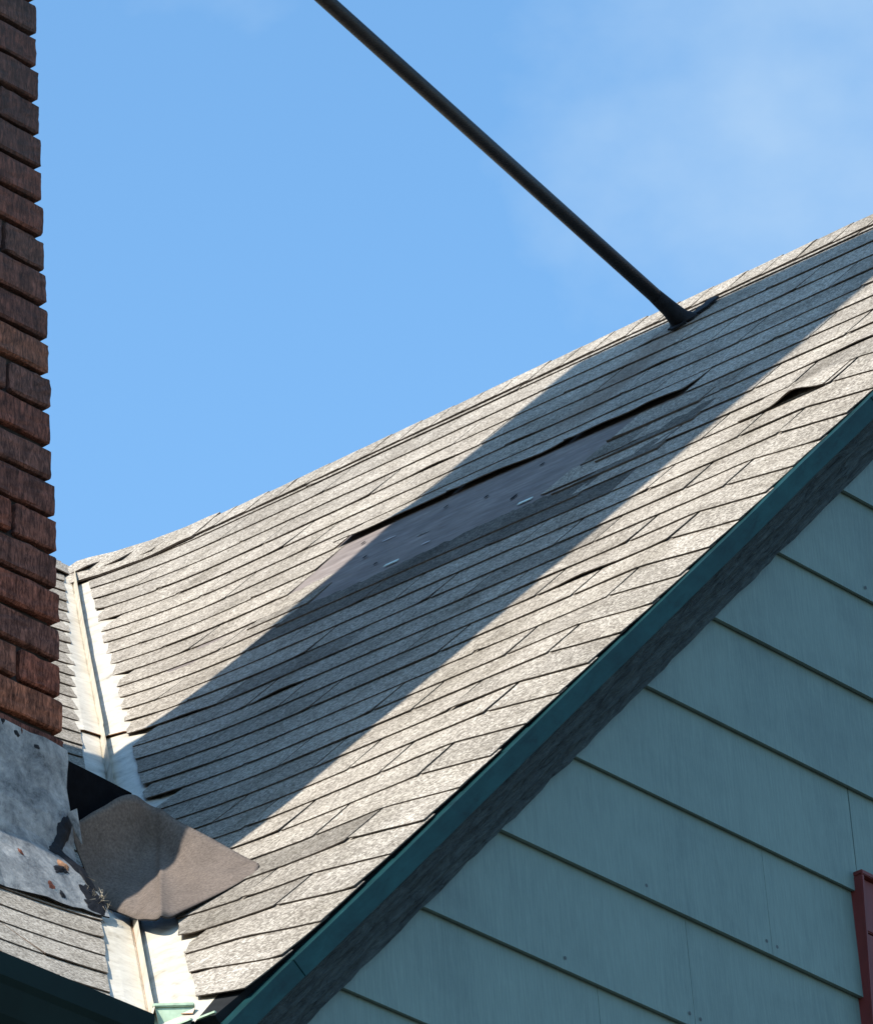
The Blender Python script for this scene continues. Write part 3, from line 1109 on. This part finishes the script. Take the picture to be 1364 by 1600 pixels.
def brick(x0, x1, y0, y1, z, tall, jitter=1.0):
    """one brick with worn edges; the map box x0..x1, y0..y1 at height z"""
    bm = bmesh.new()
    jx = [random.uniform(-0.002, 0.002) * jitter for _ in range(4)]
    V = [bm.verts.new(v_) for v_ in [(x0, y0 + jx[0], z), (x1 + jx[1], y0 + jx[2], z), (x1 + jx[1], y1, z), (x0, y1, z),
                                     (x0, y0 + jx[0], z + tall), (x1 + jx[1], y0 + jx[2], z + tall), (x1 + jx[1], y1, z + tall), (x0, y1, z + tall)]]
    for f_ in BOX_F:
        bm.faces.new([V[q] for q in f_])
    bmesh.ops.recalc_face_normals(bm, faces=bm.faces[:])
    bmesh.ops.subdivide_edges(bm, edges=bm.edges[:], cuts=5, use_grid_fill=True)
    shp = [e_ for e_ in bm.edges if e_.is_manifold and e_.calc_face_angle(0) > 0.8]
    bmesh.ops.bevel(bm, geom=shp, offset=random.uniform(0.0025, 0.0045), segments=1, affect='EDGES', clamp_overlap=True)
    for v_ in bm.verts:
        p = v_.co
        v_.co = p + Vector((nz(p.x * 60, p.y * 60, p.z * 60), nz(p.y * 60 + 9, p.z * 60, p.x * 60), nz(p.z * 60, p.x * 60 + 5, p.y * 60))) * 0.0012 + Vector((nz(p.x * 170, p.y * 170, p.z * 170), nz(p.y * 170, p.z * 170 + 3, p.x * 170), nz(p.z * 170 + 7, p.x * 170, p.y * 170))) * 0.0022
    me = bpy.data.meshes.new('brick')
    bm.to_mesh(me)
    bm.free()
    me.materials.append(M['brick'])
    o = bpy.data.objects.new('brick', me)
    link(o)
    return cpart(o)


z = 0.52
kk = 0
while z < 2.68:
    x1, x0 = edge_x(z), edge_x(z) - CH_W
    y0, y1 = front_y(z), back_y(z)
    tall = BH - JT + random.uniform(-0.0015, 0.0015)
    first = 0.098 if kk % 4 == 1 else 0.203
    x = x1
    w = first
    while x > x0 + 0.02:
        xa = max(x - w, x0)
        dep = 0.098 if abs(x - x1) > 0.01 or kk % 4 != 1 else 0.203
        brick(xa + (JT / 2 if xa > x0 + 0.001 else 0), x - (0 if abs(x - x1) < 1e-6 else JT / 2), y0, y0 + dep, z + JT / 2, tall)
        x -= w
        w = 0.2035
    # left side of the stack, nearest rows only
    yy = y0 + (0.10 if not kk % 2 else 0.205)
    while yy < y1 - 0.03 and yy < y0 + 0.75:
        brick(x0, x0 + 0.098, yy + JT / 2, min(yy + 0.203, y1) - JT / 2, z + JT / 2, tall, 0.5)
        yy += 0.2035
    z += BH
    kk += 1

# peeling white flashing / parging round the base
def apron(i, j):
    u, v_ = i / 24, j / 16
    x = lerp(-0.37, 0.314 + 0.016 * sstep((v_ - 0.5) * 2), u)
    ztop = 0.760 + 0.006 * nz(x * 14, 1.0)
    if v_ < 0.55:
        t = v_ / 0.55
        zz = lerp(ztop, 0.555, t)
        yy = lerp(front_y(0.7) - 0.005, 0.652, t ** 1.4)
    else:
        t = (v_ - 0.55) / 0.45
        yb = 0.580 + 0.03 * u + 0.006 * nz(x * 20, 4.0)
        pe = MP((yb - V0) / CM, x, 0.013)
        yy = lerp(0.652, pe.y, t ** 0.9)
        zz = lerp(0.555, pe.z, t ** 1.15)
    p = Vector((x + 0.006 * nz(zz * 18, 7.0) * (1 if u > 0.9 else 0), yy, zz))
    n_ = Vector((0, -0.85, 0.4))
    p += n_ * (0.005 * nz(x * 14, zz * 14, 2.0) + 0.003 * nz(x * 45, zz * 45, 5.0))
    return p, p - n_ * 0.003


cpart(grid_sheet('base_flashing', apron, 24, 16, 0, ['parge', 'tar'], None, 1))
# side of the base flashing, running back along the chimney
def apron_side(i, j):
    u, v_ = i / 12, j / 6
    yy = lerp(0.672, 1.2, u)
    zz = lerp(0.76 + 1.0 * (yy - 0.672), max(0.47, (yy - V0) * TAN_M), v_)
    p = Vector((0.319 + 0.003 * nz(yy * 20, zz * 20), yy, zz))
    return p, p - Vector((0.003, 0, 0))


cpart(grid_sheet('side_flashing', apron_side, 12, 6, 0, ['parge', 'tar'], None, 1))


def blob(cu, cv, ru, rv, mat, seed, n=26, tilt=0.0, h=0.003, name='dark_patch', rough=0.6):
    """irregular thin patch lying on the base flashing"""
    def at(u, v_, hh):
        p, q = apron(min(u, 1.0) * 24, min(max(v_, 0), 1.0) * 16)
        return p + Vector((0, -0.85, 0.4)) * hh
    V = [at(cu, cv, h + 0.001)]
    F = []
    for r_, fr in enumerate((0.5, 1.0)):
        for q in range(n):
            a = 2 * math.pi * q / n
            rr = fr * (1 + rough * nz(math.cos(a) * 1.7 + seed, math.sin(a) * 1.7, seed) + 0.25 * nz(q * 2.3, seed))
            px, pz = ru * rr * math.cos(a), rv * rr * math.sin(a)
            px, pz = px * math.cos(tilt) - pz * math.sin(tilt), px * math.sin(tilt) + pz * math.cos(tilt)
            V.append(at(cu + px, cv + pz, h if r_ == 0 else 0.0005))
    for q in range(n):
        F.append((0, 1 + q, 1 + (q + 1) % n))
        F.append((1 + q, 1 + n + q, 1 + n + (q + 1) % n, 1 + (q + 1) % n))
    return cpart(mesh(name, V, F, mat))


blob(0.965, 0.44, 0.022, 0.11, 'tar', 1.0, tilt=0.25)  # dark colour stands for the dark opening of the tear
blob(0.935, 0.55, 0.030, 0.045, 'tar', 3.0)
blob(0.975, 0.66, 0.030, 0.14, 'tar', 5.5, tilt=-0.1)
blob(0.90, 0.74, 0.018, 0.05, 'tar', 8.5, tilt=0.6)
blob(0.925, 0.70, 0.016, 0.035, 'rust', 9.5, name='rust_patch')
blob(0.97, 0.90, 0.035, 0.09, 'tar', 12.5)
for q in range(14):
    blob(random.uniform(0.55, 0.95), random.uniform(0.0, 0.1) if q % 2 else random.uniform(0.55, 0.95), random.uniform(.004, .014), random.uniform(.008, .03), 'tar' if q % 3 else 'brick', 20 + q, n=12, h=0.0015)
# small bent tongue of bright metal at the tear
V = [Vector((0.285, 0.642, 0.626)), Vector((0.306, 0.640, 0.640)), Vector((0.318, 0.640, 0.580)), Vector((0.308, 0.642, 0.592))]
o = mesh('metal_tongue', V, [(0, 1, 2, 3)], 'parge')
md = o.modifiers.new('wall', 'SOLIDIFY')
md.thickness = 0.0015
cpart(o)

# ================================================================== loose felt over the valley beside the chimney
TOPR = [(0.353, 0.702, 0.645), (0.416, 0.690, 0.697), (0.479, 0.682, 0.740), (0.541, 0.676, 0.728), (0.552, 0.572, 0.646), (0.513, 0.433, 0.541)]
MIDR = [(0.381, 0.703, 0.594), (0.430, 0.699, 0.603), (0.481, 0.686, 0.613), (0.522, 0.663, 0.621), (0.479, 0.535, 0.544), (0.504, 0.426, 0.529)]
BOTR = [(0.395, 0.681, 0.526), (0.404, 0.668, 0.507), (0.366, 0.578, 0.448), (0.311, 0.466, 0.387), (0.379, 0.469, 0.427), (0.493, 0.419, 0.515)]


def crm(P, t):
    """Catmull-Rom through the points P, t in 0..1"""
    n_ = len(P) - 1
    f_ = min(max(t * n_, 0), n_ - 1e-6)
    i_ = int(f_)
    u = f_ - i_
    p1, p2 = Vector(P[i_]), Vector(P[i_ + 1])
    p0 = Vector(P[i_ - 1]) if i_ > 0 else 2 * p1 - p2
    p3 = Vector(P[i_ + 2]) if i_ + 2 <= n_ else 2 * p2 - p1
    return 0.5 * ((2 * p1) + (p2 - p0) * u + (2 * p0 - 5 * p1 + 4 * p2 - p3) * u * u + (3 * p1 - p0 - 3 * p2 + p3) * u ** 3)


def felt(i, j):
    u, v_ = i / 70, j / 16
    a, b, c = crm(TOPR, u), crm(MIDR, u), crm(BOTR, u)
    p = crm([a, b, c], v_)
    p = p + NW * (0.0022 * nz(u * 7, v_ * 7, 1.0) + 0.009 * math.exp(-abs(u - 0.615 - 0.02 * v_) / 0.03) - 0.0035 * math.exp(-((u - 0.50 + 0.06 * v_) / 0.05) ** 2))
    return p, p + Vector((0.6, 0.55, -0.35)) * 0.004


felt_sheet = grid_sheet('roofing_felt', felt, 70, 16, 0, ['felt', 'tar'], None, 1)
for pl in felt_sheet.data.polygons:
    pl.use_smooth = pl.material_index == 0
felt_sheet['label'] = 'loose curled grey roofing felt draped over the valley beside the chimney'
felt_sheet['category'] = 'roofing felt'
# black tarred upstand between the chimney and the grey sheet
UPT = [(0.337, 0.696, 0.760), (0.419, 0.703, 0.762), (0.482, 0.683, 0.743)]
UPB = [(0.361, 0.717, 0.640), (0.431, 0.706, 0.690), (0.488, 0.690, 0.737)]


def black(i, j):
    p = lerp(crm(UPT, i / 8), crm(UPB, i / 8), j / 4)
    return p, p + Vector((0.003, 0.003, 0))


up_felt = grid_sheet('felt_upstand', black, 8, 4, 0, ['tar_deep'], felt_sheet)

# tuft of debris caught at the corner of the flashing
rng = random.Random(5)
V, F = [], []
cen = Vector((0.318, 0.615, 0.462))
for q in range(240):
    d = Vector((rng.gauss(0, 1), rng.gauss(0, 1), rng.gauss(0, 1))).normalized()
    st = cen + Vector((rng.gauss(0, 0.010), rng.gauss(0, 0.008), rng.gauss(0, 0.012)))
    ln = rng.uniform(0.006, 0.02)
    sd = d.cross(Vector((rng.random(), rng.random(), rng.random()))).normalized() * 0.0008
    n0 = len(V)
    V += [st - sd, st + sd, st + d * ln]
    F.append((n0, n0 + 1, n0 + 2))
debris = mesh('debris_tuft', V, F, 'debris')
debris['kind'] = 'stuff'
debris['label'] = 'tuft of dry debris at the foot of the chimney flashing'
debris['category'] = 'debris'

# ================================================================== brace pipe from the roof to the chimney
P0 = Vector((2.716, 1.208, 2.770))
P1 = Vector((0.175, 1.20, 3.425))
pipe_root = empty('brace_pipe', P0)
pipe_root['label'] = 'black metal brace pipe rising from the roof ridge towards the chimney'
pipe_root['category'] = 'pipe'
PINV = Matrix.Translation(-P0)


def ppart(o):
    o.parent = pipe_root
    o.matrix_parent_inverse = PINV
    return o


def tube(name, pts, radii, mat, n=20):
    V, F = [], []
    ax = (Vector(pts[-1]) - Vector(pts[0])).normalized()
    e1 = ax.cross(Vector((0, 0, 1))).normalized()
    e2 = ax.cross(e1).normalized()
    for p, r_ in zip(pts, radii):
        for q in range(n):
            a = 2 * math.pi * q / n
            V.append(Vector(p) + (e1 * math.cos(a) + e2 * math.sin(a)) * r_)
    for j in range(len(pts) - 1):
        for q in range(n):
            F.append((j * n + q, j * n + (q + 1) % n, (j + 1) * n + (q + 1) % n, (j + 1) * n + q))
    F.append(tuple(range(n - 1, -1, -1)))
    F.append(tuple((len(pts) - 1) * n + q for q in range(n)))
    o = mesh(name, V, F, mat, None, None, True)
    return fix_normals(o)


axis = (P1 - P0).normalized()
ppart(tube('pipe', [P0 + axis * 0.0, P0 + axis * 0.9, P0 + axis * 1.8, P1], [0.0155, 0.0155, 0.0155, 0.0155], 'black'))
# boot: flares from the pipe on to the roof plane
V, F = [], []
n = 24
e1 = axis.cross(Vector((0, 0, 1))).normalized()
e2 = axis.cross(e1).normalized()
sc = P0.x * CW + P0.z * SW
rings = [(0.095, 0.0158, 0.0), (0.045, 0.0185, 0.0), (0.020, 0.023, 0.25), (0.0, 0.033, 1.0)]
for (t, r_, k_) in rings:
    for q in range(n):
        a = 2 * math.pi * q / n
        p = P0 + axis * t + (e1 * math.cos(a) + e2 * math.sin(a)) * r_
        if k_:
            sv = p.x * CW + p.z * SW
            fl = WP(sv, p.y + 0.004 * nz(q * 1.1, 3), 0.011)
            p = lerp(p, fl, k_)
        V.append(p)
for j in range(3):
    for q in range(n):
        F.append((j * n + q, j * n + (q + 1) % n, (j + 1) * n + (q + 1) % n, (j + 1) * n + q))
ppart(fix_normals(mesh('boot', V, F, 'tar', None, None, True)))


def tar_skirt(name, sc_, yc_, rs, ry, seed, h=0.0135):
    V = [WP(sc_, yc_, h + 0.002)]
    nn_ = 30
    for q in range(nn_):
        a = 2 * math.pi * q / nn_
        rr = 1 + 0.5 * nz(math.cos(a) * 1.8 + seed, math.sin(a) * 1.8, seed) + 0.12 * nz(q * 2.7, seed)
        V.append(WP(sc_ + rs * rr * math.sin(a), yc_ + ry * rr * math.cos(a), h))
    o = mesh(name, V, [(0, 1 + q, 1 + (q + 1) % nn_) for q in range(nn_)], 'tar')
    md = o.modifiers.new('wall', 'SOLIDIFY')
    md.thickness = 0.004
    return ppart(o)


tar_skirt('tar_skirt', sc - 0.005, P0.y - 0.002, 0.036, 0.030, 2.0, 0.0085)
tar_skirt('tar_skirt', sc + 0.065, P0.y - 0.026, 0.046, 0.017, 4.4, 0.0085)
ppart(box('clamp_plate', P1 + Vector((-0.01, -0.06, -0.06)), (0.012, 0, 0), (0, 0.12, 0), (0, 0, 0.12), 'black', None, 0.002))
